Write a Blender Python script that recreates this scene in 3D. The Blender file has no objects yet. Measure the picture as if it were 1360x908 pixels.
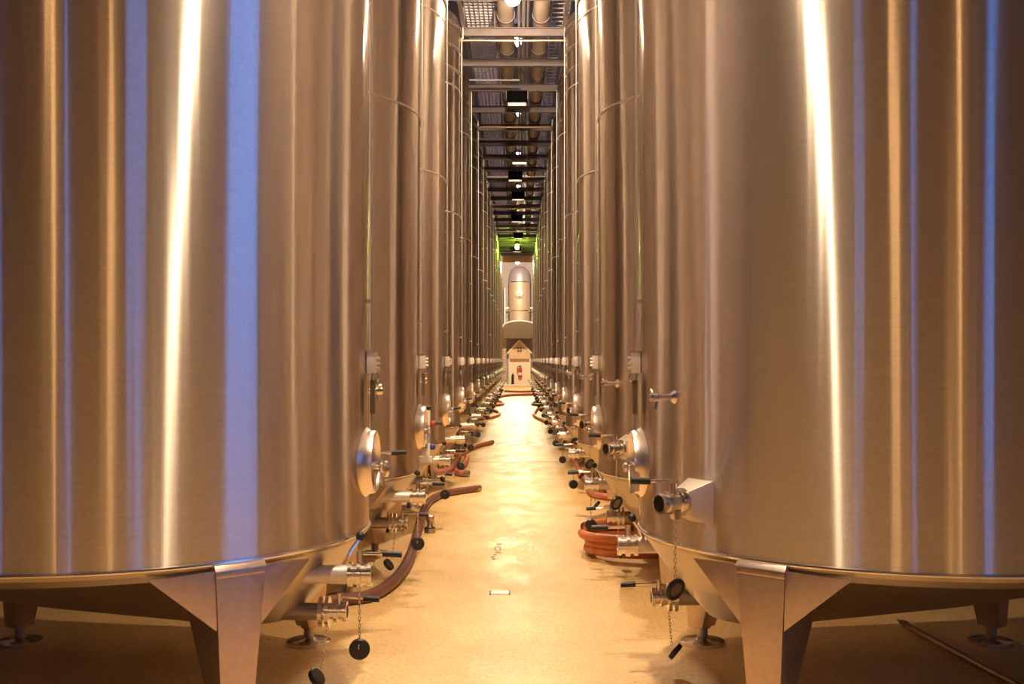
import bpy, math, random
from mathutils import Vector, Matrix
random.seed(4)
scene = bpy.context.scene
C = scene.collection
PI = math.pi
sin, cos, rad = math.sin, math.cos, math.radians

# ------------------------------------------------------------------ camera
F = 1523.0                       # focal length in pixels of the 1360 px frame
VX, VY, EYE = 689.5, 478.0, 1.95  # vanishing point, eye height
cd = bpy.data.cameras.new('camera'); cam = bpy.data.objects.new('camera', cd); C.objects.link(cam)
cam.location = (0, 0, EYE); cam.rotation_euler = (PI/2, 0, 0)
cd.sensor_width = 36.0; cd.lens = 36.0*F/1360
cd.shift_x = -(VX-680)/1360; cd.shift_y = (VY-454)/1360
cd.clip_end = 300; cd.clip_start = 0.05
scene.camera = cam

# ------------------------------------------------------------------ world: blue dusk outside the windows
w = bpy.data.worlds.new('dusk'); scene.world = w; w.use_nodes = True
bgn = w.node_tree.nodes['Background']
bgn.inputs[0].default_value = (0.08, 0.33, 1.0, 1); bgn.inputs[1].default_value = 3.2

vs = scene.view_settings
vs.view_transform = 'Standard'; vs.look = 'None'; vs.gamma = 1.0; vs.exposure = 0.12
vs.use_curve_mapping = False
try:
    scene.cycles.max_bounces = 8; scene.cycles.glossy_bounces = 6; scene.cycles.diffuse_bounces = 4
    scene.cycles.caustics_reflective = True; scene.cycles.sample_clamp_indirect = 6.0
    scene.cycles.blur_glossy = 0.6
except Exception:
    pass
WARM = (1.0, 0.77, 0.52)
LAMP = 3300.0                    # radiance of the aisle lamps' bulbs

# ------------------------------------------------------------------ layout
R, SP, NT = 1.531, 3.6, 16       # tank radius, spacing, tanks per row
AX = -0.092                      # centre of the aisle
XL, XR, Y1 = AX-2.345, AX+2.345, 6.82
HALL_X, BACK, END, ROOF = 9.0, -9.0, 88.0, 10.8
def fl(px, py, z=0.0):           # point of the floor (or height z) from the surveyed picture position
    d = F*(EYE-z)/(py-VY)
    return Vector(((px-VX)*d/F, d, z))

# ------------------------------------------------------------------ materials
def mat(name, col, rough=.5, metal=0.0, emit=0, noise=None, aniso=0, bump=0, tangent=None, scale=(1, 1, 1), spec=.5, ecol=None, alpha_clear=0):
    m = bpy.data.materials.new(name); m.use_nodes = True
    nt = m.node_tree; p = nt.nodes['Principled BSDF']
    p.inputs['Base Color'].default_value = (*col, 1); p.inputs['Roughness'].default_value = rough
    p.inputs['Metallic'].default_value = metal
    p.inputs['Specular IOR Level'].default_value = spec
    if emit:
        p.inputs['Emission Color'].default_value = (*(ecol or col), 1); p.inputs['Emission Strength'].default_value = emit
    if noise:
        sc, amt = noise
        tc = nt.nodes.new('ShaderNodeTexCoord'); mp = nt.nodes.new('ShaderNodeMapping'); mp.inputs['Scale'].default_value = scale
        nz = nt.nodes.new('ShaderNodeTexNoise'); nz.inputs['Scale'].default_value = sc; nz.inputs['Detail'].default_value = 6
        nt.links.new(tc.outputs['Object'], mp.inputs['Vector']); nt.links.new(mp.outputs[0], nz.inputs['Vector'])
        rp = nt.nodes.new('ShaderNodeMapRange')
        rp.inputs['From Min'].default_value = .3; rp.inputs['From Max'].default_value = .7
        rp.inputs['To Min'].default_value = 1-amt; rp.inputs['To Max'].default_value = 1+amt
        nt.links.new(nz.outputs['Fac'], rp.inputs['Value'])
        mx = nt.nodes.new('ShaderNodeVectorMath'); mx.operation = 'SCALE'
        mx.inputs[0].default_value = col
        nt.links.new(rp.outputs[0], mx.inputs['Scale']); nt.links.new(mx.outputs[0], p.inputs['Base Color'])
        r2 = nt.nodes.new('ShaderNodeMath'); r2.operation = 'MULTIPLY'; r2.inputs[1].default_value = rough
        nt.links.new(rp.outputs[0], r2.inputs[0]); nt.links.new(r2.outputs[0], p.inputs['Roughness'])
        if bump:
            b = nt.nodes.new('ShaderNodeBump'); b.inputs['Strength'].default_value = bump; b.inputs['Distance'].default_value = .01
            nt.links.new(nz.outputs['Fac'], b.inputs['Height']); nt.links.new(b.outputs[0], p.inputs['Normal'])
    if aniso:
        p.inputs['Anisotropic'].default_value = aniso
        if tangent:
            cx = nt.nodes.new('ShaderNodeCombineXYZ')
            for k in range(3): cx.inputs[k].default_value = tangent[k]
            nt.links.new(cx.outputs[0], p.inputs['Tangent'])
    return m

M = {}
def brushed(name, col, a_vert, a_horiz, wave=.0):
    # brushed sheet: tight sideways, wide along the height; faint ripples from rolling the sheet
    m = bpy.data.materials.new(name); m.use_nodes = True; nt = m.node_tree; nt.nodes.clear(); N = nt.nodes.new; Lk = nt.links.new
    o = N('ShaderNodeOutputMaterial'); g = N('ShaderNodeBsdfAnisotropic'); g.distribution = 'GGX'
    g.inputs['Roughness'].default_value = (a_vert*a_horiz)**.25
    g.inputs['Anisotropy'].default_value = -(1-(a_horiz/a_vert)**.5)
    cx = N('ShaderNodeCombineXYZ'); cx.inputs[2].default_value = 1; Lk(cx.outputs[0], g.inputs['Tangent'])
    tc = N('ShaderNodeTexCoord')
    mp = N('ShaderNodeMapping'); mp.inputs['Scale'].default_value = (1.5, 1.5, 160); Lk(tc.outputs['Object'], mp.inputs['Vector'])
    nz = N('ShaderNodeTexNoise'); nz.inputs['Scale'].default_value = 3; nz.inputs['Detail'].default_value = 7; Lk(mp.outputs[0], nz.inputs['Vector'])
    n2 = N('ShaderNodeTexNoise'); n2.inputs['Scale'].default_value = 90; n2.inputs['Detail'].default_value = 3; Lk(tc.outputs['Object'], n2.inputs['Vector'])
    ad = N('ShaderNodeMath'); Lk(nz.outputs['Fac'], ad.inputs[0]); Lk(n2.outputs['Fac'], ad.inputs[1])
    mr = N('ShaderNodeMapRange'); mr.inputs[1].default_value = .7; mr.inputs[2].default_value = 1.3; mr.inputs[3].default_value = .88; mr.inputs[4].default_value = 1.10
    Lk(ad.outputs[0], mr.inputs[0])
    sc = N('ShaderNodeVectorMath'); sc.operation = 'SCALE'; sc.inputs[0].default_value = col; Lk(mr.outputs[0], sc.inputs['Scale']); Lk(sc.outputs[0], g.inputs['Color'])
    if wave:
        m2 = N('ShaderNodeMapping'); m2.inputs['Scale'].default_value = (1, 1, .02); Lk(tc.outputs['Object'], m2.inputs['Vector'])
        w2 = N('ShaderNodeTexNoise'); w2.inputs['Scale'].default_value = 5.5; w2.inputs['Detail'].default_value = 2; Lk(m2.outputs[0], w2.inputs['Vector'])
        b = N('ShaderNodeBump'); b.inputs['Strength'].default_value = 1; b.inputs['Distance'].default_value = wave
        Lk(w2.outputs['Fac'], b.inputs['Height']); Lk(b.outputs[0], g.inputs['Normal'])
    g2 = N('ShaderNodeBsdfAnisotropic'); g2.distribution = 'GGX'; a2, b2 = .5, .10      # wider haze of the grind marks
    g2.inputs['Roughness'].default_value = (a2*b2)**.25; g2.inputs['Anisotropy'].default_value = -(1-(b2/a2)**.5)
    Lk(cx.outputs[0], g2.inputs['Tangent']); Lk(sc.outputs[0], g2.inputs['Color'])
    mix = N('ShaderNodeMixShader'); mix.inputs[0].default_value = .17; Lk(g.outputs[0], mix.inputs[1]); Lk(g2.outputs[0], mix.inputs[2])
    Lk(mix.outputs[0], o.inputs[0]); return m
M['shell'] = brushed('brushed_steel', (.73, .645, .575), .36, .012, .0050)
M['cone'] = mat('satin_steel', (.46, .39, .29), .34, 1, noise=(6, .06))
M['leg'] = mat('ground_steel', (.58, .47, .42), .42, 1, noise=(25, .08))
M['polish'] = mat('polished_steel', (.80, .73, .68), .2, 1)
M['satin'] = mat('satin_bright', (.84, .74, .66), .3, 1)
M['weld'] = mat('weld_bead', (.8, .74, .68), .22, 1)
M['dull'] = mat('dull_steel', (.45, .40, .36), .38, 1)
M['black'] = mat('black_rubber', (.012, .011, .012), .45)
M['cap'] = mat('cap_black', (.02, .018, .018), .38)
M['dark'] = mat('dark_strip', (.10, .07, .05), .35)
M['boxm'] = mat('box_steel', (.78, .69, .62), .38, .55)
M['hose_brown'] = mat('hose_brown', (.15, .058, .046), .42, noise=(14, .12))
M['hose_orange'] = mat('hose_orange', (.60, .19, .065), .4, noise=(14, .12))
M['hose_pink'] = mat('hose_pink', (.52, .17, .12), .42, noise=(14, .12))
M['white'] = mat('white_plastic', (.78, .74, .68), .4)
M['red'] = mat('red_paint', (.5, .03, .02), .35)
M['knob_red'] = mat('knob_red', (.36, .06, .035), .4)
M['blue'] = mat('blue_plastic', (.03, .04, .4), .35)
M['beam'] = mat('beam_steel', (.12, .092, .09), .45, .4, noise=(8, .2))
M['grate'] = mat('galvanised', (.46, .42, .42), .45, .7)
M['duct'] = mat('duct_tan', (.44, .36, .28), .45, .25, noise=(5, .12))
M['lampbody'] = mat('lamp_body', (.03, .028, .035), .5)
M['bulb'] = mat('lamp_lit', (1, .8, .5), .4, emit=LAMP, ecol=WARM)
M['bulb_far'] = mat('lamp_lit_far', (1, .8, .5), .4, emit=LAMP*.7, ecol=(1.0, .70, .46))
M['bulb_green'] = mat('lamp_green', (.6, 1, .1), .4, emit=800, ecol=(.5, 1.0, .05))
M['added_door_bulb'] = mat('added_door_lamp', (1, .75, .4), .4, emit=420, ecol=(1, .58, .24))
M['lens_lit'] = mat('flood_lens', (1, .8, .5), .4, emit=700, ecol=(1, .74, .44))
M['baffle'] = mat('matt_black', (.004, .004, .005), .9, spec=.1)
M['tube'] = mat('tube_lit', (1, 1, 1), .4, emit=130, ecol=(.86, .76, 1.0))
M['pale'] = mat('pale_lamp', (.8, .75, .65), .4, emit=1.2, ecol=(1, .8, .6))
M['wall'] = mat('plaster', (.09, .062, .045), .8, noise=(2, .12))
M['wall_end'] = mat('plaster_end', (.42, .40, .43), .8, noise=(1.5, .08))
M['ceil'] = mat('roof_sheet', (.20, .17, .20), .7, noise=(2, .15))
M['door'] = mat('door_cream', (.74, .60, .42), .6, noise=(4, .05))
M['frame'] = mat('frame_grey', (.2, .18, .17), .5)
M['cream'] = mat('cream_paint', (.80, .70, .52), .6, noise=(3, .06))
M['ochre'] = mat('ochre_paint', (.58, .46, .27), .6, noise=(3, .1))
M['hood'] = mat('hood_brown', (.10, .075, .04), .5, .3, noise=(3, .15))
M['vessel'] = mat('vessel_steel', (.62, .54, .42), .5, .35)
M['vdome'] = mat('vessel_dome', (.52, .50, .58), .4, .4)
M['fascia'] = mat('fascia_orange', (.42, .22, .09), .6)
M['bluebox'] = mat('fascia_blue', (.07, .08, .22), .5)
M['joint'] = mat('joint_red', (.45, .20, .12), .5)
M['plate'] = mat('drain_plate', (.66, .56, .42), .35, .6, noise=(40, .2))

def glass():
    m = bpy.data.materials.new('window_glass'); m.use_nodes = True; nt = m.node_tree
    nt.nodes.clear()
    o = nt.nodes.new('ShaderNodeOutputMaterial'); mix = nt.nodes.new('ShaderNodeMixShader')
    t = nt.nodes.new('ShaderNodeBsdfTransparent'); g = nt.nodes.new('ShaderNodeBsdfGlossy')
    t.inputs[0].default_value = (.9, .95, 1, 1); g.inputs['Roughness'].default_value = .05
    fr = nt.nodes.new('ShaderNodeFresnel')
    nt.links.new(fr.outputs[0], mix.inputs[0]); nt.links.new(t.outputs[0], mix.inputs[1]); nt.links.new(g.outputs[0], mix.inputs[2])
    nt.links.new(mix.outputs[0], o.inputs[0]); return m
M['glass'] = glass()

def floor_mat():
    m = bpy.data.materials.new('resin_floor'); m.use_nodes = True; nt = m.node_tree
    p = nt.nodes['Principled BSDF']; N = nt.nodes.new; Lk = nt.links.new
    tc = N('ShaderNodeTexCoord')
    def noise(scale, detail, vec=(1, 1, 1), rough=.6):
        mp = N('ShaderNodeMapping'); mp.inputs['Scale'].default_value = vec
        Lk(tc.outputs['Object'], mp.inputs['Vector'])
        n = N('ShaderNodeTexNoise'); n.inputs['Scale'].default_value = scale; n.inputs['Detail'].default_value = detail
        n.inputs['Roughness'].default_value = rough
        Lk(mp.outputs[0], n.inputs['Vector']); return n
    n1 = noise(.8, 5, (1, .7, 1)); n2 = noise(38, 4, (1, .55, 1), .75); n3 = noise(3.2, 6, (1, .5, 1), .7)
    cr = N('ShaderNodeValToRGB'); e = cr.color_ramp.elements
    e[0].position = .3; e[0].color = (.57, .345, .12, 1); e[1].position = .72; e[1].color = (.80, .55, .25, 1)
    Lk(n1.outputs['Fac'], cr.inputs[0])
    mr = N('ShaderNodeMapRange'); mr.inputs[1].default_value = .3; mr.inputs[2].default_value = .7; mr.inputs[3].default_value = .72; mr.inputs[4].default_value = 1.24
    Lk(n2.outputs['Fac'], mr.inputs[0])
    mu = N('ShaderNodeVectorMath'); mu.operation = 'SCALE'; Lk(cr.outputs[0], mu.inputs[0]); Lk(mr.outputs[0], mu.inputs['Scale'])
    # brown scuffs with a shape of their own
    st = N('ShaderNodeMapRange'); st.inputs[1].default_value = .66; st.inputs[2].default_value = .74; Lk(n3.outputs['Fac'], st.inputs[0])
    s2 = N('ShaderNodeMath'); s2.operation = 'MULTIPLY'; s2.inputs[1].default_value = .45; Lk(st.outputs[0], s2.inputs[0])
    mx = N('ShaderNodeMix'); mx.data_type = 'RGBA'; mx.inputs['B'].default_value = (.30, .16, .06, 1)
    Lk(s2.outputs[0], mx.inputs['Factor']); Lk(mu.outputs[0], mx.inputs['A'])
    Lk(mx.outputs['Result'], p.inputs['Base Color'])
    rr = N('ShaderNodeMapRange'); rr.inputs[1].default_value = .3; rr.inputs[2].default_value = .7; rr.inputs[3].default_value = .34; rr.inputs[4].default_value = .56
    Lk(n3.outputs['Fac'], rr.inputs[0]); Lk(rr.outputs[0], p.inputs['Roughness'])
    b = N('ShaderNodeBump'); b.inputs['Strength'].default_value = .15; b.inputs['Distance'].default_value = .006
    n4 = noise(20, 5, (1, .6, 1)); Lk(n4.outputs['Fac'], b.inputs['Height']); Lk(b.outputs[0], p.inputs['Normal'])
    return m
M['floor'] = floor_mat()

def brick_mat():
    m = bpy.data.materials.new('far_brick'); m.use_nodes = True; nt = m.node_tree; p = nt.nodes['Principled BSDF']
    tc = nt.nodes.new('ShaderNodeTexCoord'); mp = nt.nodes.new('ShaderNodeMapping'); mp.inputs['Rotation'].default_value = (PI/2, 0, 0)
    b = nt.nodes.new('ShaderNodeTexBrick'); b.inputs['Scale'].default_value = 1.0
    b.inputs['Color1'].default_value = (.58, .48, .36, 1); b.inputs['Color2'].default_value = (.45, .36, .26, 1); b.inputs['Mortar'].default_value = (.22, .16, .1, 1)
    b.inputs['Brick Width'].default_value = .5; b.inputs['Row Height'].default_value = .22; b.inputs['Mortar Size'].default_value = .015
    nt.links.new(tc.outputs['Object'], mp.inputs['Vector']); nt.links.new(mp.outputs[0], b.inputs['Vector']); nt.links.new(b.outputs[0], p.inputs['Base Color'])
    p.inputs['Roughness'].default_value = .8; return m
M['brick'] = brick_mat()

# ------------------------------------------------------------------ mesh builder
class MB:
    def __init__(self): self.v = []; self.f = []
    def add(self, vs, fs):
        o = len(self.v); self.v += [tuple(p) for p in vs]; self.f += [tuple(i+o for i in f) for f in fs]; return self
    def box(self, c, s, m=None):
        pts = [Vector(((i & 1)-.5, ((i >> 1) & 1)-.5, ((i >> 2) & 1)-.5)) for i in range(8)]
        pts = [Vector((p.x*s[0], p.y*s[1], p.z*s[2])) for p in pts]
        if m is not None: pts = [m @ p for p in pts]
        pts = [p+Vector(c) for p in pts]
        return self.add(pts, [(0, 2, 3, 1), (4, 5, 7, 6), (0, 1, 5, 4), (2, 6, 7, 3), (0, 4, 6, 2), (1, 3, 7, 5)])
    def hexa(self, b, t):        # two quads, lower and upper, same winding
        return self.add(list(b)+list(t), [(3, 2, 1, 0), (4, 5, 6, 7), (0, 1, 5, 4), (1, 2, 6, 5), (2, 3, 7, 6), (3, 0, 4, 7)])
    def prism(self, poly, d):    # polygon (list of Vector) extruded by vector d
        n = len(poly); d = Vector(d)
        vs = [Vector(p) for p in poly]+[Vector(p)+d for p in poly]
        return self.add(vs, [tuple(range(n))[::-1], tuple(range(n, 2*n))]+[(i, (i+1) % n, n+(i+1) % n, n+i) for i in range(n)])
    def lathe(self, prof, seg=24, base=(0, 0, 0), axis=(0, 0, 1), caps=True):   # prof: (radius, distance along axis)
        q = Vector((0, 0, 1)).rotation_difference(Vector(axis).normalized()).to_matrix(); base = Vector(base)
        vs = []; fs = []
        for r, z in prof:
            for k in range(seg):
                a = 2*PI*k/seg; vs.append(base+q @ Vector((r*cos(a), r*sin(a), z)))
        n = len(prof)
        for i in range(n-1):
            for k in range(seg):
                k2 = (k+1) % seg; fs.append((i*seg+k, i*seg+k2, (i+1)*seg+k2, (i+1)*seg+k))
        if caps:
            fs.append(tuple(range(seg))[::-1]); fs.append(tuple((n-1)*seg+k for k in range(seg)))
        return self.add(vs, fs)
    def cyl(self, a, b, r, seg=12, r2=None):
        a = Vector(a); b = Vector(b); d = b-a
        return self.lathe([(r, 0), (r if r2 is None else r2, d.length)], seg, a, d)
    def torus(self, c, R_, r, axis=(0, 0, 1), seg=48, ms=8, sx=1, sy=1):
        q = Vector((0, 0, 1)).rotation_difference(Vector(axis).normalized()).to_matrix(); c = Vector(c); vs = []; fs = []
        for i in range(seg):
            a = 2*PI*i/seg
            for j in range(ms):
                b = 2*PI*j/ms; rr = R_+r*cos(b)
                vs.append(c+q @ Vector((rr*cos(a)*sx, rr*sin(a)*sy, r*sin(b))))
        for i in range(seg):
            for j in range(ms):
                fs.append((i*ms+j, ((i+1) % seg)*ms+j, ((i+1) % seg)*ms+(j+1) % ms, i*ms+(j+1) % ms))
        return self.add(vs, fs)
    def tube(self, pts, r, seg=10, step=None):
        pts = [Vector(p) for p in pts]; n = len(pts); rings = []
        t0 = (pts[1]-pts[0]).normalized(); up = Vector((0, 0, 1)) if abs(t0.z) < .9 else Vector((1, 0, 0))
        u = t0.cross(up).normalized(); vs = []; fs = []
        for i in range(n):
            t = (pts[min(i+1, n-1)]-pts[max(i-1, 0)]).normalized()
            u = (u-t*u.dot(t)).normalized(); v = t.cross(u)
            for k in range(seg):
                a = 2*PI*k/seg; vs.append(pts[i]+r*(cos(a)*u+sin(a)*v))
        for i in range(n-1):
            for k in range(seg):
                k2 = (k+1) % seg; fs.append((i*seg+k, i*seg+k2, (i+1)*seg+k2, (i+1)*seg+k))
        fs.append(tuple(range(seg))[::-1]); fs.append(tuple((n-1)*seg+k for k in range(seg)))
        return self.add(vs, fs)
    def ball(self, c, r, seg=14, rings=8):
        return self.lathe([(max(r*sin(PI*i/rings), 1e-4), -r*cos(PI*i/rings)) for i in range(rings+1)], seg, c)
    def mesh(self, name, m, smooth=35, bevel=0):
        me = bpy.data.meshes.new(name); me.from_pydata(self.v, [], self.f); me.materials.append(M[m] if isinstance(m, str) else m)
        import bmesh
        bm = bmesh.new(); bm.from_mesh(me); bmesh.ops.recalc_face_normals(bm, faces=bm.faces)
        if bevel: bmesh.ops.bevel(bm, geom=bm.edges[:], offset=bevel, segments=2, profile=.6, affect='EDGES', clamp_overlap=True)
        bm.to_mesh(me); bm.free()
        if smooth:
            me.shade_smooth(); me.set_sharp_from_angle(angle=rad(smooth))
        return me

def spline(pts, n=8):
    pts = [Vector(p) for p in pts]; out = []
    for i in range(len(pts)-1):
        p0 = pts[max(i-1, 0)]; p1 = pts[i]; p2 = pts[i+1]; p3 = pts[min(i+2, len(pts)-1)]
        for k in range(n):
            t = k/n
            out.append(.5*((2*p1)+(p2-p0)*t+(2*p0-5*p1+4*p2-p3)*t*t+(3*p1-p0-3*p2+p3)*t**3))
    out.append(pts[-1]); return out

def link(name, data, parent=None, loc=None):
    o = bpy.data.objects.new(name, data); C.objects.link(o)
    if parent is not None: o.parent = parent
    if loc is not None: o.location = loc
    return o
def obj(name, mb, m, parent=None, loc=None, smooth=35): return link(name, mb.mesh(name, m, smooth), parent, loc)
def tag(o, label, cat, group=None, kind=None):
    o['label'] = label; o['category'] = cat
    if group: o['group'] = group
    if kind: o['kind'] = kind
    return o
def thing(name, label, cat, loc=(0, 0, 0), rz=0, group=None):
    o = link(name, None, None, loc); o.rotation_euler = (0, 0, rz); return tag(o, label, cat, group)
def struct(name, mb, m, parent=None, smooth=35):
    o = obj(name, mb, m, parent, smooth=smooth)
    if parent is None: o['kind'] = 'structure'
    return o
def ordinal(n):
    return ['first', 'second', 'third', 'fourth', 'fifth', 'sixth', 'seventh', 'eighth', 'ninth', 'tenth', 'eleventh', 'twelfth', 'thirteenth',
            'fourteenth', 'fifteenth', 'sixteenth', 'seventeenth', 'eighteenth', 'nineteenth', 'twentieth'][n]

# ------------------------------------------------------------------ the hall
T = .25
floor_o = struct('floor', MB().box((0, (BACK+END)/2, -.1), (2*HALL_X+1, END-BACK+1, .2)), 'floor')
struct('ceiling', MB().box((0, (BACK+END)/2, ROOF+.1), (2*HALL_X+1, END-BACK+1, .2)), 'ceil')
def wall_y(name, y, openings, m):       # wall across the hall with rectangular openings (x0, x1, z0, z1)
    b = MB(); xs = sorted(openings); x = -HALL_X-.3
    for x0, x1, z0, z1 in xs:
        b.box(((x+x0)/2, y, ROOF/2), (x0-x, T, ROOF))
        if z0 > 0: b.box(((x0+x1)/2, y, z0/2), (x1-x0, T, z0))
        b.box(((x0+x1)/2, y, (z1+ROOF)/2), (x1-x0, T, ROOF-z1)); x = x1
    b.box(((x+HALL_X+.3)/2, y, ROOF/2), (HALL_X+.3-x, T, ROOF))
    return struct(name, b, m)
def wall_x(name, x, openings, m):
    b = MB(); ys = sorted(openings); y = BACK
    for y0, y1, z0, z1 in ys:
        b.box((x, (y+y0)/2, ROOF/2), (T, y0-y, ROOF))
        if z0 > 0: b.box((x, (y0+y1)/2, z0/2), (T, y1-y0, z0))
        b.box((x, (y0+y1)/2, (z1+ROOF)/2), (T, y1-y0, ROOF-z1)); y = y1
    b.box((x, (y+END)/2, ROOF/2), (T, END-y, ROOF))
    return struct(name, b, m)
back_open = [(-1.5, -.8, 2.4, 7.5), (5.8, 7.4, 2.6, 8.0), (-8.7, -7.8, 2.4, 7.0)]
right_open = [(.9, 4.2, 2.4, 8.0)]
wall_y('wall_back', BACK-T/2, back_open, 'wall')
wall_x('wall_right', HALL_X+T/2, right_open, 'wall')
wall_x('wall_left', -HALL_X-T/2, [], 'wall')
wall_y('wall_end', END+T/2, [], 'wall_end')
def window(n, a0, a1, z0, z1, fixed, along_x):
    def P(a, z, d=0): return (a, fixed+d, z) if along_x else (fixed+d, a, z)
    def S(la, lz, d): return (la, d, lz) if along_x else (d, la, lz)
    w_ = MB()
    for a in (a0+.04, a1-.04): w_.box(P(a, (z0+z1)/2), S(.08, z1-z0, .1))
    for z in (z0+.04, z1-.04): w_.box(P((a0+a1)/2, z), S(a1-a0, .08, .098))
    o = struct('window_%d' % n, w_, 'frame')
    nb = 4; h = (z1-z0)/nb
    for k in range(nb):
        if k: obj('glazing_bar', MB().box(P((a0+a1)/2, z0+k*h), S(a1-a0-.1, .05, .06)), 'frame', o)
        obj('pane', MB().box(P((a0+a1)/2, z0+(k+.5)*h), S(a1-a0-.1, h-.04, .012)), 'glass', o)
for i, (a0, a1, z0, z1) in enumerate(back_open): window(i+1, a0, a1, z0, z1, BACK-T/2, True)
window(4, .9, 4.2, 2.4, 8.0, HALL_X+T/2, False)
for i, (x0, x1) in enumerate(((-3.6, -2.0), (2.0, 4.3))):           # invented roller doors and lamps behind the viewpoint, for warm stripes on tanks
    d = struct('door_%d' % (i+1), MB().box(((x0+x1)/2, BACK+.05, 3.3), (x1-x0, .06, 6.6)), 'door')
    for k in range(22): obj('slat', MB().box(((x0+x1)/2, BACK+.09, .15+k*.3), (x1-x0-.1, .03, .27)), 'door', d)
    for x in (x0-.06, x1+.06): obj('guide_rail', MB().box((x, BACK+.08, 3.3), (.12, .12, 6.6)), 'frame', d)
    t = thing('added_wall_lamp', 'added warm wall lamp on an arm above the %s roller door' % ('narrow' if i == 0 else 'wide'), 'lamp', ((x0+x1)/2, BACK, 7.0))
    obj('arm', MB().cyl((0, 0, 0), (0, .9, .1), .025), 'lampbody', t)
    obj('housing', MB().box((0, .95, .12), (.4, .25, .1)), 'lampbody', t)
    obj('bulb', MB().cyl((-.15, .95, .04), (.15, .95, .04), .05), 'added_door_bulb', t)

# thin resin joints across the floor
for py in (563, 613):
    y = fl(690, py).y
    o = obj('expansion_joint', MB().box((AX, y, .0012), (4.5, .05, .004)), 'joint', floor_o)

# ------------------------------------------------------------------ tank parts (tank-local: axis at origin, +x faces the aisle)
TOP = 7.2
def azp(a, r, z): a = rad(a); return Vector((r*cos(a), r*sin(a), z))
def chain_mb(a, b, link_l=.026):
    a = Vector(a); b = Vector(b); n = max(2, int((b-a).length/(link_l*.78))); mb = MB(); d = (b-a).normalized()
    ref = Vector((1, 0, 0)) if abs(d.x) < .8 else Vector((0, 1, 0)); u = d.cross(ref).normalized(); v = d.cross(u)
    for i in range(n):
        c = a+(b-a)*((i+.5)/n); s = u if i % 2 else v
        pts = []
        for k in range(9):
            t = 2*PI*k/8; pts.append(c+d*(link_l*.5*sin(t))+s*(.0065*cos(t)))
        mb.tube(pts, .0026, 4)
    return mb
SPEC = []   # (key, name, parent key, mesh, level)   level 0: every tank, 1: near tanks only
def part(key, name, parent, mb, m, level=0, smooth=35, bevel=0): SPEC.append((key, name, parent, mb.mesh(name, m, smooth, bevel), level))

SEG = 160
part('shell', 'shell', None, MB().lathe([(R, .95), (R, 2.5), (R, 4.15), (R, 6.05), (R, TOP-.12), (R-.03, TOP-.04), (R-.15, TOP), (.9, TOP+.1), (.3, TOP+.16)], SEG), 'shell', smooth=25)
part('rim', 'weld_seam', 'shell', MB().torus((0, 0, .95), R+.001, .011, seg=SEG, ms=8), 'weld')
for z in (4.15, 6.05): part('seam%.2f' % z, 'weld_seam', 'shell', MB().torus((0, 0, z), R, .009, seg=SEG, ms=6), 'satin')
for z in (6.3, 6.63, 6.97): part('coil%.2f' % z, 'cooling_coil', 'shell', MB().torus((0, 0, z), R+.005, .022, seg=SEG, ms=8), 'weld')
def skew():
    mb = MB(); rs = []
    for r, cx_, z in ((R-.001, 0, .952), (1.518, 0, .92), (1.485, .005, .885), (.95, .38, .665), (.30, .83, .445), (.27, .84, .437), (.02, .84, .43)):
        rs.append([Vector((cx_+r*cos(2*PI*k/SEG), r*sin(2*PI*k/SEG), z)) for k in range(SEG)])
    for i_ in range(len(rs)-1):
        mb.add(rs[i_]+rs[i_+1], [(k, (k+1) % SEG, SEG+(k+1) % SEG, SEG+k) for k in range(SEG)])
    return mb
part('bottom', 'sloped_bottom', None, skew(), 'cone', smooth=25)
# top fittings
part('top_hatch', 'top_hatch', None, MB().lathe([(.3, TOP+.12), (.3, TOP+.24), (.27, TOP+.27)], 32), 'leg', 1)

LEGA = 47
for i, a in enumerate((LEGA, -LEGA, 180-LEGA, 180+LEGA)):
    er = azp(a, 1, 0); et = Vector((-er.y, er.x, 0))
    def lp(r, t, z): return er*r+et*t+Vector((0, 0, z))
    k = 'leg%d' % i
    mb = MB()
    mb.hexa([lp(1.40, -.072, .125), lp(1.40, .072, .125), lp(1.515, .085, .125), lp(1.515, -.085, .125)],
            [lp(1.20, -.13, .74), lp(1.20, .13, .74), lp(1.555, .137, .88), lp(1.555, -.137, .88)])
    mb.hexa([lp(1.20, -.13, .735), lp(1.20, .13, .735), lp(1.555, .137, .879), lp(1.555, -.137, .879)],
            [lp(1.30, -.135, .90), lp(1.30, .135, .90), lp(1.552, .137, .925), lp(1.552, -.137, .925)])
    part(k, 'leg', None, mb, 'leg', smooth=50, bevel=.008)
    part(k+'lip', 'top_plate', k, MB().hexa([lp(1.46, -.14, .920), lp(1.46, .14, .920), lp(1.562, .143, .915), lp(1.562, -.143, .915)],
                                            [lp(1.46, -.135, .955), lp(1.46, .135, .955), lp(1.538, .138, .945), lp(1.538, -.138, .945)]), 'leg', smooth=50, bevel=.004)
    for s in (-1, 1):
        dl = rad(17)*s; tip = azp(a+17*s, R+.012, .905)
        p1 = lp(1.545, .135*s, .918); p3 = lp(1.535, .122*s, .62)
        part(k+'g%d' % s, 'gusset', k, MB().prism([p1, tip, p3], -er*.015), 'leg', smooth=50, bevel=.003)
    part(k+'pin', 'foot_pin', k, MB().lathe([(.055, .115), (.055, .13), (.036, .132), (.036, .02)], 16, azp(a, 1.455, 0)), 'dull', 0)
    part(k+'foot', 'foot_disc', k, MB().lathe([(.15, 0), (.152, .024), (.14, .032), (.06, .036), (.04, .05)], 32, azp(a, 1.455, 0)), 'weld', 0)

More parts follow.
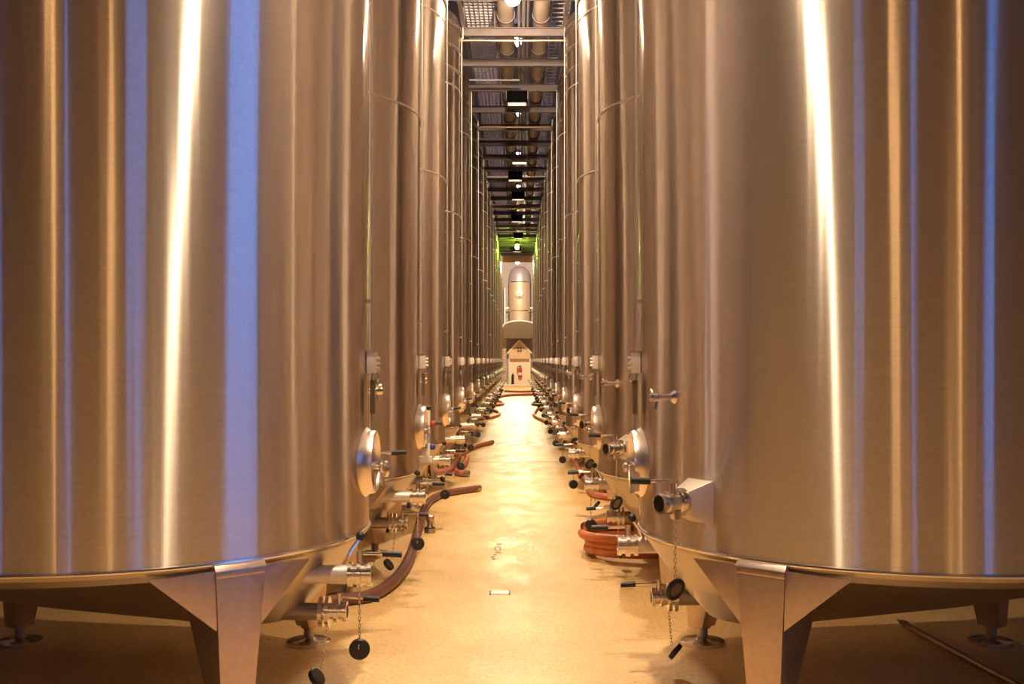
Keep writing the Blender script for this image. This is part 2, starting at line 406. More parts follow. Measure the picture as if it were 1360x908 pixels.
# manhole, facing the aisle
MZ = 1.345
def ell(a, b, x, n=40): return [Vector((x, a*cos(2*PI*k/n), MZ+b*sin(2*PI*k/n))) for k in range(n)]
def rings(rs):
    mb = MB(); n = len(rs[0]); mb.add(sum(rs, []), [(i*n+k, i*n+(k+1) % n, (i+1)*n+(k+1) % n, (i+1)*n+k) for i in range(len(rs)-1) for k in range(n)]); return mb
part('neck', 'manhole_neck', None, rings([ell(.275, .245, R-.04), ell(.255, .215, R-.01), ell(.232, .190, R+.02), ell(.226, .183, R+.055), ell(.215, .173, R+.058), ell(.210, .168, R+.05), ell(.210, .168, R-.06), ell(.275, .245, R-.065), ell(.275, .245, R-.04)]), 'satin')
dr = rings([ell(.193, .166, R-.055), ell(.193, .166, R-.03), ell(.15, .13, R-.012), ell(.08, .07, R-.004), ell(.002, .002, R-.002)])
part('mdoor', 'manhole_door', 'neck', dr, 'leg')
part('mbar', 'clamp_bar', 'neck', MB().box((R+.035, 0, MZ-.03), (.03, .42, .045)), 'dull', 1)
part('mwheel', 'clamp_knob', 'neck', MB().cyl((R+.0, 0, MZ-.03), (R+.095, 0, MZ-.03), .014).lathe([(.02, 0), (.032, .008), (.032, .022), (.015, .03)], 14, (R+.075, .0, MZ-.03), (1, 0, 0)), 'polish', 0)
part('mhinge', 'hinge_lug', 'neck', MB().box((R+.055, .205, MZ-.08), (.05, .035, .14)).cyl((R+.07, .21, MZ-.16), (R+.07, .21, MZ+.0), .014), 'polish', 1)
part('mtongue', 'door_tongue', 'neck', rings([[Vector((R+.04+.02*t, .05*(1-t)*c_+.0, MZ-.07-.125*t+.02*s_)) for c_, s_ in ((1, .3), (0, 1), (-1, .3), (0, -.4))] for t in (0, .35, .7, 1)]), 'polish', 1)

# level tube and gauge box
part('tube', 'level_tube', None, MB().cyl((R+.03, 0, MZ+.17), (R+.024, 0, 6.9), .0075, 10), 'dull')
part('scale', 'level_scale', 'tube', MB().box((R+.035, 0, 1.73), (.028, .034, .2)), 'dark', 0)
for z in (2.3,): part('clip%.1f' % z, 'tube_clip', 'tube', MB().box((R+.015, 0, z), (.04, .025, .02)), 'dull', 1)
part('box', 'gauge_box', None, MB().box((R+.03, 0, 1.935), (.056, .075, .125)), 'boxm', smooth=50, bevel=.005)
part('boxlid', 'box_lid', 'box', MB().box((R+.03, 0, 2.0), (.068, .09, .012)), 'polish', 0, 0)
for j in range(3): part('btn%d' % j, 'terminal_nut', 'box', MB().lathe([(.011, 0), (.011, .02)], 8, (R+.057, .01, 1.90+j*.03), (1, 0, 0)), 'dull', 1)
hk = [(R+.05, .02, 1.875), (R+.068, .02, 1.85), (R+.06, .02, 1.825), (R+.045, .02, 1.835)]
part('hook', 'box_hook', 'box', MB().tube(spline(hk, 5), .005, 6), 'polish', 1)

# sample valve
A = 22.7; er = azp(A, 1, 0); et = Vector((-er.y, er.x, 0)); b0 = azp(A, R, 1.75)
part('samp', 'sample_valve', None, MB().lathe([(.045, -.01), (.03, .01), (.018, .02), (.018, .10), (.026, .10), (.026, .14), (.012, .15)], 16, b0, er), 'polish')
part('samph', 'sample_lever', 'samp', MB().tube([b0+er*.12+et*-.04+Vector((0, 0, .04)), b0+er*.12, b0+er*.12+et*.04+Vector((0, 0, .03))], .009, 8).cyl(b0+er*.10, b0+er*.115+Vector((0, 0, -.065)), .011, 8), 'polish', 0)

# racking valve on its flared mounting
A = 31.6; er = azp(A, 1, 0); et = Vector((-er.y, er.x, 0)); up = Vector((0, 0, 1)); bz = 1.215; b0 = azp(A, R, bz)
def bp(r, t, z): return b0+er*r+et*t+up*z
mb = MB(); mb.hexa([bp(-.03, -.11, -.13), bp(-.03, .11, -.13), bp(-.03, .11, .12), bp(-.03, -.11, .12)], [bp(.12, -.06, -.07), bp(.12, .06, -.07), bp(.12, .06, .06), bp(.12, -.06, .06)])
part('mount', 'flared_mount', None, mb, 'boxm', smooth=50, bevel=.006)
part('mflange', 'mount_flange', 'mount', MB().lathe([(.072, .118), (.072, .135), (.06, .137)], 24, b0, er), 'polish', 1)
part('rv', 'racking_valve', None, MB().lathe([(.055, .133), (.055, .15), (.046, .155), (.048, .20), (.062, .21), (.062, .225), (.048, .227), (.048, .25), (.058, .252), (.058, .272), (.044, .274), (.044, .22)], 28, b0, er), 'polish')
part('rvbore', 'bore', 'rv', MB().lathe([(.0435, .218), (.0435, .222)], 20, b0, er), 'black', 1)
st = bp(.18, 0, .045)
part('rvstem', 'stem', 'rv', MB().cyl(st, st+up*.06, .018, 12).box(st+up*.065, (.05, .05, .02)), 'polish', 1)
hd = (Vector((1, 0, 0))*.9+er*.1).normalized(); h0 = st+up*.065
part('rvlev', 'lever', 'rv', MB().cyl(h0, h0+hd*.15, .010, 8), 'polish', 0)
part('rvgrip', 'grip', 'rv', MB().cyl(h0+hd*.12, h0+hd*.22+up*.004, .018, 12), 'black', 0)
part('rvlug', 'chain_lug', 'rv', MB().hexa([bp(.14, -.03, -.09), bp(.17, -.03, -.09), bp(.17, -.0, -.09), bp(.14, -.0, -.09)], [bp(.12, -.03, -.04), bp(.20, -.03, -.04), bp(.20, .03, -.04), bp(.12, .03, -.04)]), 'dull', 1)
ca = bp(.155, -.015, -.09); cb = Vector((ca.x, ca.y, .815))
part('rvchain', 'chain', 'rv', chain_mb(ca, cb), 'polish', 1)
cax = Vector((-.55, .75, -.35)).normalized() * -1
part('rvcap', 'chained_cap', 'rv', MB().torus(cb-up*.055, .05, .014, cax, 24, 8), 'cap', 0)
part('rvcapi', 'cap_plate', 'rv', MB().lathe([(.046, -.006), (.046, .006)], 20, cb-up*.055, cax), 'polish', 1)

# main outlet with butterfly valve
OY, OZ = -.50, .77
part('out', 'outlet_pipe', None, MB().lathe([(.075, 0), (.058, .16), (.052, .2), (.052, .50)], 24, (1.0, OY, OZ), (1, 0, 0)), 'boxm')
part('outv', 'butterfly_valve', None, MB().lathe([(.052, 0), (.068, .002), (.068, .022), (.055, .024), (.055, .05), (.072, .052), (.072, .075), (.056, .077), (.056, .105), (.066, .107), (.066, .13), (.048, .132), (.048, .06)], 26, (1.495, OY, OZ), (1, 0, 0)), 'polish')
part('outs', 'stem', 'outv', MB().cyl((1.56, OY, OZ+.05), (1.56, OY, OZ+.125), .02, 12), 'polish', 0)
part('outl', 'lever', 'outv', MB().cyl((1.55, OY, OZ+.115), (1.71, OY, OZ+.113), .009, 8), 'polish', 0)
part('outg', 'grip', 'outv', MB().cyl((1.685, OY, OZ+.113), (1.79, OY, OZ+.108), .017, 12), 'black', 0)
part('outc', 'clamp_lever', 'out', MB().tube([(1.46, OY+.02, OZ+.04), (1.50, OY+.08, OZ+.12), (1.54, OY+.12, OZ+.18)], .011, 8), 'polish', 1)
part('outb', 'clamp_ball', 'out', MB().ball((1.545, OY+.125, OZ+.19), .027), 'black', 1)
ca = Vector((1.565, OY-.055, OZ-.06)); cb = Vector((1.565, OY-.055, .425))
part('outch', 'chain', 'outv', chain_mb(ca, cb), 'polish', 1)
part('outcap', 'chained_cap', 'outv', MB().lathe([(.03, -.024), (.052, -.022), (.057, -.014), (.057, .014), (.05, .02), (.014, .021)], 28, (1.565, OY-.055, .372), (.12, -1, .05)), 'cap', 0)
part('outeye', 'cap_eye', 'outv', MB().torus((1.565, OY-.08, .39), .012, .004, (1, 0, 0), 12, 6), 'polish', 1)

# drain
DY, DZ = -.2, .50
part('drain', 'drain_pipe', None, MB().cyl((.95, DY, DZ+.0), (1.32, DY, DZ), .05, 20), 'dull')
part('dfl', 'drain_valve', None, MB().lathe([(.088, 0), (.088, .022), (.05, .024), (.05, .036), (.088, .038), (.088, .058), (.05, .06), (.05, .085), (.06, .087), (.06, .105), (.045, .107), (.045, .135), (.058, .137), (.058, .158), (.04, .16), (.04, .12)], 24, (1.285, DY, DZ), (1, 0, 0)), 'polish')
part('ds', 'stem', 'dfl', MB().cyl((1.40, DY, DZ+.04), (1.40, DY, DZ+.105), .017, 12), 'polish', 0)
part('dl', 'lever', 'dfl', MB().cyl((1.39, DY, DZ+.085), (1.57, DY-.01, DZ+.075), .008, 8), 'polish', 0)
part('dg', 'grip', 'dfl', MB().cyl((1.54, DY-.01, DZ+.077), (1.63, DY-.014, DZ+.072), .017, 12), 'black', 0)
ca = Vector((1.335, DY-.03, DZ-.085)); cb = Vector((1.31, DY-.07, .19))
part('dch', 'chain', 'dfl', chain_mb(ca, cb), 'polish', 1)
part('dcap', 'chained_cap', 'dfl', MB().lathe([(.03, -.018), (.052, -.016), (.055, -.012), (.055, .012), (.05, .016), (.014, .017)], 24, (1.285, DY-.09, .145), (.75, -.25, .6)), 'cap', 0)

def build_tank(x, y, rz, label, near, skip=()):
    root = thing('wine_tank', label, 'tank', (x, y, 0), rz, 'stainless tanks in two rows along the aisle')
    made = {}
    for key, name, par, me, lev in SPEC:
        if lev and not near or key in skip: continue
        made[key] = link(name, me, made[par] if par else root)
    return root
HEAD = {0: 'tall brushed steel tank heading the row with the white tap panel', 1: 'tall brushed steel tank heading the row with the coiled orange hose'}
for n in range(NT):
    for side, x in ((0, XL), (1, XR)):
        row = ('tap panel', 'coiled hose')[side]
        lab = HEAD[side] if n == 0 else 'brushed steel tank, %s from the open end of the %s row' % (ordinal(n), row)
        sk = ('rvchain', 'rvcap', 'rvcapi') if side == 0 else ()
        if side == 0 and n in (2, 4): sk += ('dch', 'dcap')
        if side == 1 and n == 0: sk = ('outch', 'outcap', 'outeye')
        build_tank(x, Y1+SP*n, PI*side, lab, n < 6, sk)

# ------------------------------------------------------------------ catwalk over the aisle
CW0, CW1, CZ = 2.0, 61.0, 7.45
cw = thing('catwalk', 'steel catwalk on cross beams above the aisle between the tank rows', 'catwalk', (AX, 0, CZ))
HWD = .86
beam = MB(); beam.box((0, 0, .005), (2*HWD+.9, .11, .012)); beam.box((0, 0, .07), (2*HWD+.9, .012, .12)); beam.box((0, 0, .135), (2*HWD+.9, .11, .012)); bme = beam.mesh('cross_beam', 'beam', 0)
nb = int((CW1-CW0)/2)
for k in range(nb): link('cross_beam', bme, cw, (0, CW0+2.0*k+1.5, 0))
for s in (-1, 1):
    obj('side_channel', MB().box((s*HWD, (CW0+CW1)/2, .2), (.05, CW1-CW0, .14)), 'beam', cw, smooth=0)
    obj('handrail', MB().cyl((s*HWD, CW0, 1.25), (s*HWD, CW1, 1.25), .024, 8), 'grate', cw)
    obj('knee_rail', MB().cyl((s*HWD, CW0, .75), (s*HWD, CW1, .75), .02, 8), 'grate', cw)
    for k in range(nb): link('rail_post', MB().cyl((s*HWD, 0, .2), (s*HWD, 0, 1.25), .022, 8).mesh('rail_post', 'grate') if k == 0 and s == -1 else bpy.data.meshes['rail_post'], cw, (0 if s == -1 else 2*HWD, CW0+2.0*k+1.5, 0))
g = MB()
for k in range(int((CW1-CW0)/.16)): g.box((-.52, CW0+.06+k*.16, .50), (.66, .03, .03))
for k in range(9): g.box((-.84+k*.08, (CW0+CW1)/2, .5), (.018, CW1-CW0, .03))
o = obj('walkway_grating', g, 'grate', cw, smooth=0); o['kind'] = 'stuff'
g = MB()
for k in range(int((CW1-CW0)/.25)): g.box((.80, CW0+.06+k*.25, .42), (.3, .03, .015))
for s in (-.15, .15): g.box((.80+s, (CW0+CW1)/2, .44), (.015, CW1-CW0, .06))
o = obj('cable_tray', g, 'grate', cw, smooth=0)
for s in (-1, 1):
    obj('bearer', MB().box((s*1.15, (CW0+CW1)/2+1.5, -.05), (.08, CW1-CW0-3, .1)), 'beam', cw, smooth=0)
    for k in range(16): obj('support_post', MB().box((s*1.15, Y1+SP*k, -.121), (.08, .08, .206)), 'beam', cw, smooth=0)
o = obj('end_fascia', MB().box((0, CW1+.05, -.12), (1.56, .08, .36)), 'fascia', cw, smooth=0)
o = obj('end_panel', MB().box((0, CW1+.12, .30), (2.5, .1, .50)), 'bluebox', cw, smooth=0)
for x, z, r_ in ((.09, .162, .022), (.165, .170, .03), (.235, .158, .018)): obj('conduit', MB().cyl((x, CW0, z), (x, CW1, z), r_, 8), 'grate', cw)
gp = MB().box((0, 0, .315), (.03, .05, .36)).mesh('grating_post', 'beam', 0)
for k in range(nb):
    for x in (-.84, -.32): link('grating_post', gp, cw, (x, CW0+2.0*k+1.5, 0))
for k in range(0, nb): obj('tray_bracket', MB().box((.80, CW0+2.0*k+2.1, .30), (.34, .05, .05)).box((.65, CW0+2.0*k+2.1, .36), (.03, .03, .16)).box((.86, CW0+2.0*k+2.1, .34), (.03, .03, .2)), 'grate', cw, smooth=0)
for k in range(0, nb, 3):
    obj('junction_box', MB().box((.165, CW0+2.0*k+2.5, .19), (.20, .24, .10)), 'frame', cw, smooth=0)
    obj('thin_strut', MB().cyl((-HWD-.31, CW0+2.0*k+2.45, -.02), (.1, CW0+2.0*k+2.45, -.02), .02, 8), 'grate', cw)
# two large pipes lying on the beams
for i, (x, lab) in enumerate(((AX-.13, 'fat tan overhead pipe lying next to the grating'), (AX+.46, 'fat tan overhead pipe lying next to the cable tray'))):
    p = thing('overhead_pipe', lab, 'pipe', (x, 0, CZ+.275), 0, 'overhead pipes above the aisle')
    obj('pipe_body', MB().cyl((0, CW0, 0), (0, CW1, 0), .135, 24), 'duct', p)
    cme = MB().lathe([(.137, -.04), (.155, -.04), (.155, .04), (.137, .04)], 24, (0, 0, 0), (0, 1, 0), caps=False).mesh('pipe_collar', 'beam')
    for k in range(nb): link('pipe_collar', cme, p, (0, CW0+2.0*k+1.2, 0))
# slim steel vent pipes bending over the aisle, in the gaps between tanks
for k in range(1, 12, 2):
    y = Y1+SP*(k+.5) + (0.0)
    pts = [(-1.06, 0, -.9), (-1.06, 0, .15), (-1.02, 0, .30), (-.9, 0, .36), (0, 0, .36), (.9, 0, .36), (1.02, 0, .30), (1.06, 0, .15), (1.06, 0, -.9)]
    o = thing('vent_pipe', 'slim steel pipe arched over the aisle after the %s pair of tanks' % ordinal(k), 'pipe', (AX, y, 7.0), 0, 'arched pipes over the aisle')
    obj('pipe_body', MB().tube(spline(pts, 6), .024, 10), 'polish', o)
    for s in (-1, 1): obj('end_collar', MB().cyl((s*1.06, 0, -.95), (s*1.06, 0, -.85), .04, 12), 'dull', o)
    for s in (-1, 1): obj('pipe_hanger', MB().box((s*.86, 0, .48), (.02, .03, .26)), 'dull', o)

# ------------------------------------------------------------------ lamps
def lamp(y, z, lab, m, r=.1, size=.34, x=AX):
    t = thing('ceiling_lamp', lab, 'lamp', (x, y, z))
    obj('housing', MB().lathe([(size*.22, .40), (size*.32, .30), (size*.5, .20), (size*.52, .15), (size*.47, .15), (size*.3, .22), (.03, .25)], 24), 'lampbody', t)
    obj('hanger', MB().cyl((0, 0, .30), (0, 0, (CZ+.24 if y < CW1 else ROOF)-z+.02), .015, 8), 'lampbody', t)
    obj('bulb', MB().ball((0, 0, 0), r, 16, 10), m, t)
    return t
lamp(5.3, 6.98, 'lit bell lamp under the catwalk in front of the heads of both rows', 'bulb')
lamp(7.9, 6.98, 'second lit bell lamp under the catwalk beside the heads of both rows', 'bulb', .06)
lamp(16.0, 7.0, 'lit bell lamp under the catwalk between the third and fourth tanks', 'bulb', .11)
lamp(53.0, 7.15, 'small green lamp under the far end of the catwalk', 'bulb_green', .09, .26)
lamp(62.2, 7.25, 'lit bell lamp just past the end of the catwalk', 'bulb_far', .09)
lamp(77.0, 8.9, 'lit bell lamp added to brighten the end wall', 'bulb_far', .26, .7)  # extra lamp put in to brighten the end wall
for n_, (y, x) in enumerate(((23.5, .05), (33.5, -.02), (37.5, .06), (43.5, .0), (49.5, .05), (55.5, 0))):
    t = thing('floodlight', '%s black floodlight box under the catwalk after the bell lamps' % ordinal(n_), 'lamp', (AX+x, y, CZ-.19), 0, 'black floodlight boxes facing down')
    hb = MB().box((0, 0, .16), (.42, .34, .02))
    for sx in (-1, 1): hb.box((sx*.2, 0, .05), (.02, .34, .24)); hb.box((0, sx*.16, .05), (.42, .02, .24))
    obj('housing', hb, 'baffle', t, smooth=0)
    obj('lens', MB().box((0, 0, .08), (.37, .29, .012)), 'lens_lit', t, smooth=0)
    for sx in (-1, 1): obj('bracket', MB().box((sx*.215, 0, .1175), (.012, .04, .155)), 'dull', t, smooth=0)
for n_, y in enumerate((13.0, 22.0, 31.0, 40.0, 49.0, 58.0)):  # tubes added to lift the roof brightness and tint the tank tops
    t = thing('added_roof_lamp', '%s cool tube lamp added on the roof above the catwalk' % ordinal(n_), 'lamp', (AX+.05, y, ROOF), 0, 'added tube lamps on the roof')
    obj('housing', MB().box((0, 0, -.06), (.3, 1.5, .12)), 'frame', t, smooth=0)
    obj('tube', MB().cyl((0, -.7, -.15), (0, .7, -.15), .04, 10), 'tube', t)
t = thing('light_box', 'small pale glowing light box between the catwalk beams', 'lamp', (AX+.1, 31.5, CZ-.068))
obj('housing', MB().box((0, 0, .03), (.42, .16, .08)), 'frame', t, smooth=0); obj('diffuser', MB().box((0, 0, -.025), (.38, .14, .04)), 'pale', t, smooth=0)

# ------------------------------------------------------------------ end wall: portal, piers, hood and vessel
ec = .03
EW = END-.06
pw = thing('gabled_portal', 'pale gabled doorway surround in the end wall', 'doorway', (ec, EW, 0))
obj('gable', MB().prism([(-.82, -.5, 2.05), (.82, -.5, 2.05), (.82, -.5, 2.5), (0, -.5, 3.42), (-.82, -.5, 2.5)], (0, .5, 0)), 'ochre', pw, smooth=0)
for s in (-1, 1): obj('gable_coping', MB().prism([(s*.95, -.56, 2.38), (s*.95, -.56, 2.52), (0, -.56, 3.55), (0, -.56, 3.40)], (0, .56, 0)), 'cream', pw, smooth=0)
obj('door_panel', MB().box((0, -.06, 1.05), (1.5, .1, 2.1)), 'cream', pw, smooth=0)
for s in (-1, 1): obj('jamb', MB().box((s*.79, -.25, 1.05), (.10, .5, 2.1)), 'cream', pw, smooth=0)
obj('gable_vent', MB().box((0, -.51, 2.75), (.34, .06, .34)), 'hood', pw, smooth=0)
obj('vent_cross', MB().box((0, -.55, 2.75), (.36, .04, .05)).box((0, -.55, 2.75), (.05, .04, .36)), 'dull', pw, smooth=0)
for s in (-1, 1):
    pr = thing('brick_pier', 'coursed stone pier next to the gabled doorway, %s' % ('behind the row with the white tap panel' if s < 0 else 'behind the row with the coiled hose'), 'pier', (ec+s*1.22, EW, 0), 0, 'stone piers of the end wall')
    obj('shaft', MB().box((0, -.3, 1.72), (.42, .56, 3.44)), 'brick', pr, smooth=0)
    obj('cap_stone', MB().box((0, -.3, 3.5), (.48, .58, .12)), 'ochre', pr, smooth=0)
    obj('plinth', MB().box((0, -.3, .12), (.46, .58, .24)), 'cream', pr, smooth=0)
obj_s = tag(obj('door_sill', MB().box((ec, EW-.838, .05), (2.7, .5, .1)), 'white', smooth=0), 'pale low sill across the foot of the gabled doorway', 'sill')
hd_ = thing('vessel_hood', 'dark brown hood shelf under the end wall vessel', 'hood', (ec, EW, 0))
pf = [(-1.25, -1.85, 3.57), (1.25, -1.85, 3.57), (1.25, -1.85, 4.45)]+[(1.25*cos(PI*k/12), -1.85, 4.45+.42*sin(PI*k/12)) for k in range(1, 12)]+[(-1.25, -1.85, 4.45)]
obj('hood_body', MB().prism(pf, (0, 1.85, 0)), 'hood', hd_, smooth=0)
obj('hood_edge', MB().tube([(1.27*cos(PI*k/16), -1.88, 4.45+.44*sin(PI*k/16)) for k in range(17)], .06, 8), 'white', hd_)
vs_ = thing('end_vessel', 'domed steel vessel standing on the hood of the end wall', 'tank', (ec, EW-.95, 4.80))
obj('vessel_body', MB().lathe([(.78, 0), (.78, .85), (.80, .9), (.80, 3.0), (.78, 3.05)], 48), 'vessel', vs_)
obj('vessel_dome', MB().lathe([(.79, 3.05), (.79, 3.3), (.74, 3.7), (.62, 4.0), (.40, 4.2), (.05, 4.28)], 48), 'vdome', vs_)
for z in (.02, .88, 3.05): obj('hoop', MB().torus((0, 0, z), .80, .045, seg=48), 'weld', vs_)
obj('round_hatch', MB().lathe([(.32, 0), (.32, .06), (.24, .08), (.05, .12)], 24, (0, -.78, 2.05), (0, -1, 0)), 'leg', vs_)
obj('hatch_latch', MB().box((0, -.93, 2.12), (.10, .06, .12)).box((0, -.93, 1.93), (.10, .06, .12)), 'black', vs_, smooth=0)
for s in (-1, 1):
    c_ = thing('side_column', 'slim white column flanking the end vessel, %s' % ('on the side of the tap panel row' if s < 0 else 'on the side of the coiled hose row'), 'column', (ec+s*1.12, EW-.9, 4.55), 0, 'white columns next to the end vessel')
    obj('shaft', MB().cyl((0, 0, 0), (0, 0, 2.9), .07, 12), 'white', c_); obj('bracket', MB().box((-s*.17, 0, 1.35), (.34, .08, .08)), 'dull', c_, smooth=0)
    obj('cap', MB().lathe([(.09, 0), (.09, .08)], 12, (0, 0, 2.85)), 'dull', c_)
fe = thing('fire_extinguisher', 'red fire extinguisher hanging on the pale door panel', 'extinguisher', (ec+.04, EW-.275, .0))
obj('cylinder', MB().lathe([(.13, .62), (.15, .66), (.15, 1.25), (.11, 1.36), (.05, 1.40)], 20), 'red', fe)
obj('label_band', MB().lathe([(.152, .80), (.152, 1.0)], 20, caps=False), 'white', fe)
obj('valve_head', MB().cyl((0, 0, 1.38), (0, 0, 1.47), .04, 10).box((.03, 0, 1.5), (.2, .04, .04)), 'black', fe)
obj('discharge_hose', MB().tube(spline([(0, -.03, 1.45), (-.16, -.08, 1.48), (-.22, -.08, 1.2), (-.19, -.08, .95)], 6), .025, 8), 'black', fe)
obj('wall_hook', MB().box((0, .15, 1.3), (.1, .08, .06)), 'dull', fe)
tag(obj('dark_canister', MB().lathe([(.09, .0), (.10, .03), (.10, .75), (.07, .85), (.03, .88), (.03, .95)], 16, (ec-.52, EW-.30, 0)), 'black'), 'slim black canister standing against the pale door panel', 'canister')

# ------------------------------------------------------------------ hoses
def hose(pts, r, m, lab, group='hoses lying on the floor', couplings=(1,), n=8):
    pts = spline(pts, n); b = pts[0].copy(); t = thing('hose', lab, 'hose', (b.x, b.y, 0), 0, group)
    rel = [p-Vector((b.x, b.y, 0)) for p in pts]
    obj('hose_body', MB().tube(rel, r, 12), m, t)
    for e in couplings:
        p = rel[-1] if e else rel[0]; q = rel[-3] if e else rel[2]; d = (p-q).normalized()
        obj('coupling', MB().lathe([(r*1.01, -.07), (r*1.03, -.06), (r*1.03, .0), (r*1.06, .004), (r*1.06, .03), (r*.8, .032), (r*.8, -.02)], 16, p, d), 'dull', t)
    return t
hr = .05
hose([(-1.95, 8.75, hr), fl(455, 796, hr), fl(495, 789, hr), fl(526, 768, hr), fl(545, 738, hr), fl(556, 700, hr), fl(563, 677, hr), fl(572, 664, hr), fl(592, 655, hr), fl(635, 648, hr)], hr, 'hose_brown', 'long purple brown hose winding over the floor past the second tank')
h2 = .05
hose([(-1.75, 23.02, h2), (-1.42, 23.05, h2), (-1.18, 23.45, h2), fl(632, 592, h2), fl(653, 587, h2)], h2, 'hose_orange', 'straight orange hose with a steel end reaching out into the aisle')
hose([(-1.02, 22.3, .055), (-1.0, 21.5, .055), (-1.02, 20.6, .055), (-1.06, 19.9, .055), (-1.04, 19.45, .055), (-.97, 19.2, .055), (-.86, 19.15, .055)], .055, 'hose_pink', 'short pinkish hose bent back with its open end facing the aisle')
hose([(-1.8, 19.42, h2), (-1.42, 19.42, h2), (-1.22, 19.75, h2), (-1.19, 20.6, h2), (-1.19, 21.6, h2), (-1.17, 22.45, h2)], h2, 'hose_pink', 'salmon hose coming out between two tanks beside the bent back hose')
hose([(-1.8, 37.42, .055), (-1.4, 37.42, .055), fl(652, 554, .055), fl(663, 550, .055), fl(659, 546, .055), (-1.3, 44.55, .055), (-1.8, 44.62, .055)], .055, 'hose_orange', 'orange hose looped into the aisle beyond the straight orange hose', couplings=())
hose([(-1.8, 48.22, .06), (-1.4, 48.2, .06), (-.82, 48.5, .06), fl(668, 535, .06), fl(660, 532, .06), (-1.3, 55.35, .06), (-1.8, 55.42, .06)], .06, 'hose_orange', 'dull orange hose looped far down the aisle near the cross hoses', couplings=())
hose([fl(660, 527, .07), fl(672, 525, .07), fl(690, 524, .07), fl(714, 523.5, .07)], .07, 'hose_pink', 'red hose lying straight across the aisle near its far end', couplings=(0, 1))
hose([fl(671, 519, .06), fl(681, 519.6, .06), fl(694, 520, .06), fl(712, 519, .06)], .06, 'hose_pink', 'pink hose lying in a bow across the aisle behind the red one', couplings=(0, 1))
hose([(1.7, 33.82, .055), (1.28, 33.82, .055), (1.0, 34.25, .055), fl(724, 559, .055), fl(710, 552, .055), fl(711, 546, .055), fl(716, 541, .055)], .055, 'hose_orange', 'orange hose bowing into the aisle opposite the looped hoses')
hose([(1.7, 48.22, .055), (1.25, 48.2, .055), (.8, 48.45, .055), fl(707, 536.5, .055), fl(711, 533, .055), (.9, 55.0, .055)], .055, 'hose_brown', 'brown hose bend beyond the bowing orange hose')
# hose coiled round the leg of the second tank
cx, cy = 1.26, 11.50; pts = []
for k in range(3*24+9):
    a = 2*PI*k/24+PI*.3; q = k/24
    rr = (1.0, .86, 1.03, .9, 1)[int(q)]*(1-q % 1)+(.86, 1.03, .9, 1, 1)[int(q)]*(q % 1)
    pts.append((cx+.02*sin(q*5)+.62*rr*cos(a), cy+.54*rr*sin(a), .045+.07*q))
hose(pts, .045, 'hose_orange', 'orange hose coiled in stacked loops round a tank leg', n=2)
# hose lying on the floor along the feet, in and out between tanks
hose([(1.75, 23.02, .05), (1.35, 23.0, .05), (1.06, 22.6, .05), (1.03, 22.2, .05), (1.072, 21.5, .05), (1.035, 20.3, .05), (1.035, 18.7, .05), (1.075, 17.9, .05), (1.03, 16.65, .05), (1.10, 16.15, .05), (1.35, 15.85, .05), (1.75, 15.82, .05)], .047, 'hose_pink', 'salmon hose lying along the tank feet behind the coiled hose', couplings=())

# ------------------------------------------------------------------ small things
p = fl(571, 707); t = thing('pipe_fitting', 'small steel spool fitting standing on the floor by the brown hose', 'fitting', (p.x, p.y, 0))
obj('fitting_body', MB().lathe([(.062, 0), (.062, .05), (.04, .06), (.03, .09), (.03, .12), (.045, .14), (.05, .16), (.05, .19), (.035, .20)], 24), 'dull', t)
obj('seal_ring', MB().torus((0, 0, .055), .055, .008, seg=24), 'black', t)
p = fl(664, 787); t = thing('floor_plate', 'pale rectangular plate with black ends let into the aisle floor', 'floor plate', (p.x, p.y, 0))
obj('plate', MB().box((0, 0, .002), (.15, .13, .006)), 'plate', t, smooth=0)
for s in (-1, 1): obj('end_slot', MB().box((s*.08, 0, .003), (.014, .15, .008)), 'black', t, smooth=0)
p = fl(660, 733); t = thing('floor_stencil', 'worn brown stencil marks on the floor near the pale plate', 'marking', (p.x, p.y, 0))
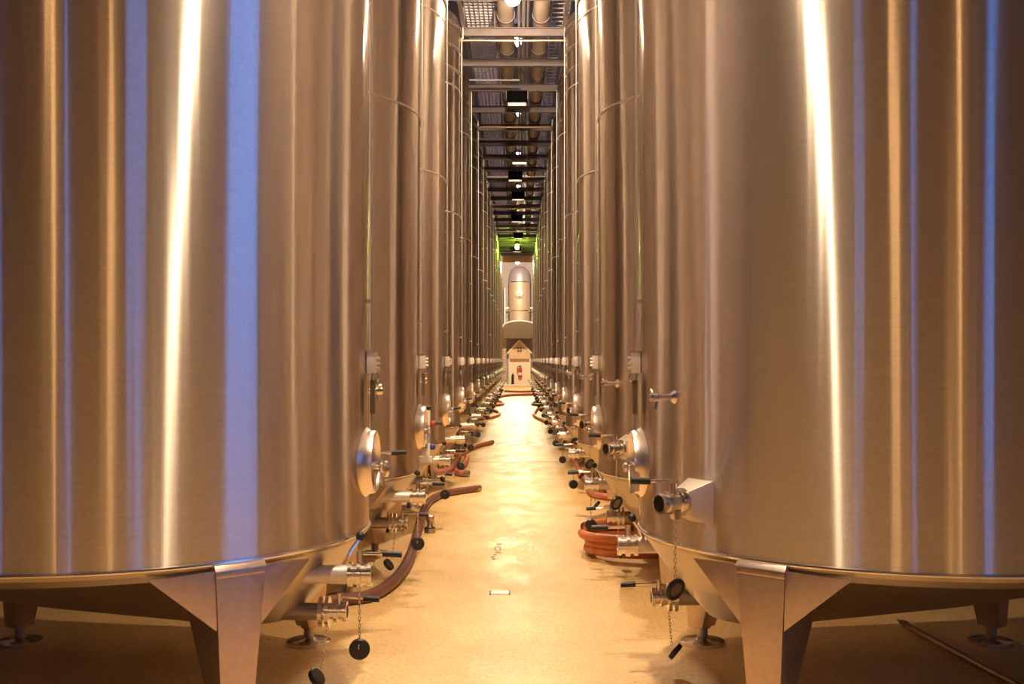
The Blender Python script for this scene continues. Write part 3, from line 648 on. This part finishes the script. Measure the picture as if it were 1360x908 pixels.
for k, (dx, dy, w_, h_) in enumerate(((.01, .33, .05, .05), (.0, .22, .05, .035), (-.02, .15, .025, .12), (.025, .13, .02, .14), (.0, .04, .04, .03), (.012, -.03, .05, .03), (-.015, -.10, .03, .05), (-.03, -.19, .035, .06), (-.02, -.27, .03, .05))):
    dx, dy, w_, h_ = dx*1.2, dy*1.5, w_*1.2, h_*1.6
    obj('stroke', MB().prism([(dx-w_/2, dy-h_/2, .001), (dx+w_/2, dy-h_/2+.01, .001), (dx+w_/2-.005, dy+h_/2, .001), (dx-w_/2+.006, dy+h_/2-.01, .001)], (0, 0, .0015)), 'hose_brown', t, smooth=0)
# wash lance lying under the row head
a_, b_ = Vector((2.80, 8.35, .03)), Vector((3.02, 5.9, .03)); d = (b_-a_)
t = thing('wash_lance', 'long thin steel wash lance lying on the floor under a tank', 'lance', (a_.x, a_.y, 0))
o0 = Vector((a_.x, a_.y, 0))
obj('shaft', MB().cyl(a_-o0, b_-o0, .022, 12), 'dull', t); obj('nozzle', MB().cyl(a_-o0-d.normalized()*.10, a_-o0, .012, 10), 'polish', t)
obj('nut', MB().cyl(a_-o0-d.normalized()*.02, a_-o0+d.normalized()*.05, .03, 6), 'polish', t)
# white tap panel on the second tank
ar = rad(19.5); cx_, cy_ = XL+(R+.12)*cos(ar), Y1+SP+(R+.12)*sin(ar)
t = thing('tap_panel', 'white tap panel with a red and a blue valve knob beside a manhole', 'tap panel', (cx_, cy_, 1.02))
obj('panel', MB().box((0, 0, .23), (.06, .10, .46)), 'white', t, smooth=0); obj('foot_bracket', MB().box((-.034, 0, -.015), (.168, .12, .05)), 'white', t, smooth=0)
obj('top_cap', MB().box((0, 0, .47), (.075, .11, .03)), 'black', t, smooth=0)
obj('standoff', MB().box((-.056, -.06, .12), (.132, .05, .05)), 'dull', t, smooth=0)
obj('red_knob', MB().ball((.055, -.02, .32), .034), 'knob_red', t); obj('blue_knob', MB().ball((.052, -.02, .10), .03), 'blue', t)
# blue coil far down the aisle
p = fl(661, 519.5); t = thing('blue_hose', 'small blue hose coil far down the aisle by the cross hoses', 'hose', (p.x, p.y, 0))
obj('coil', MB().torus((0, 0, .06), .22, .05, seg=24).torus((.02, .02, .15), .2, .05, seg=24).torus((0, -.02, .24), .18, .05, seg=24), 'blue', t)
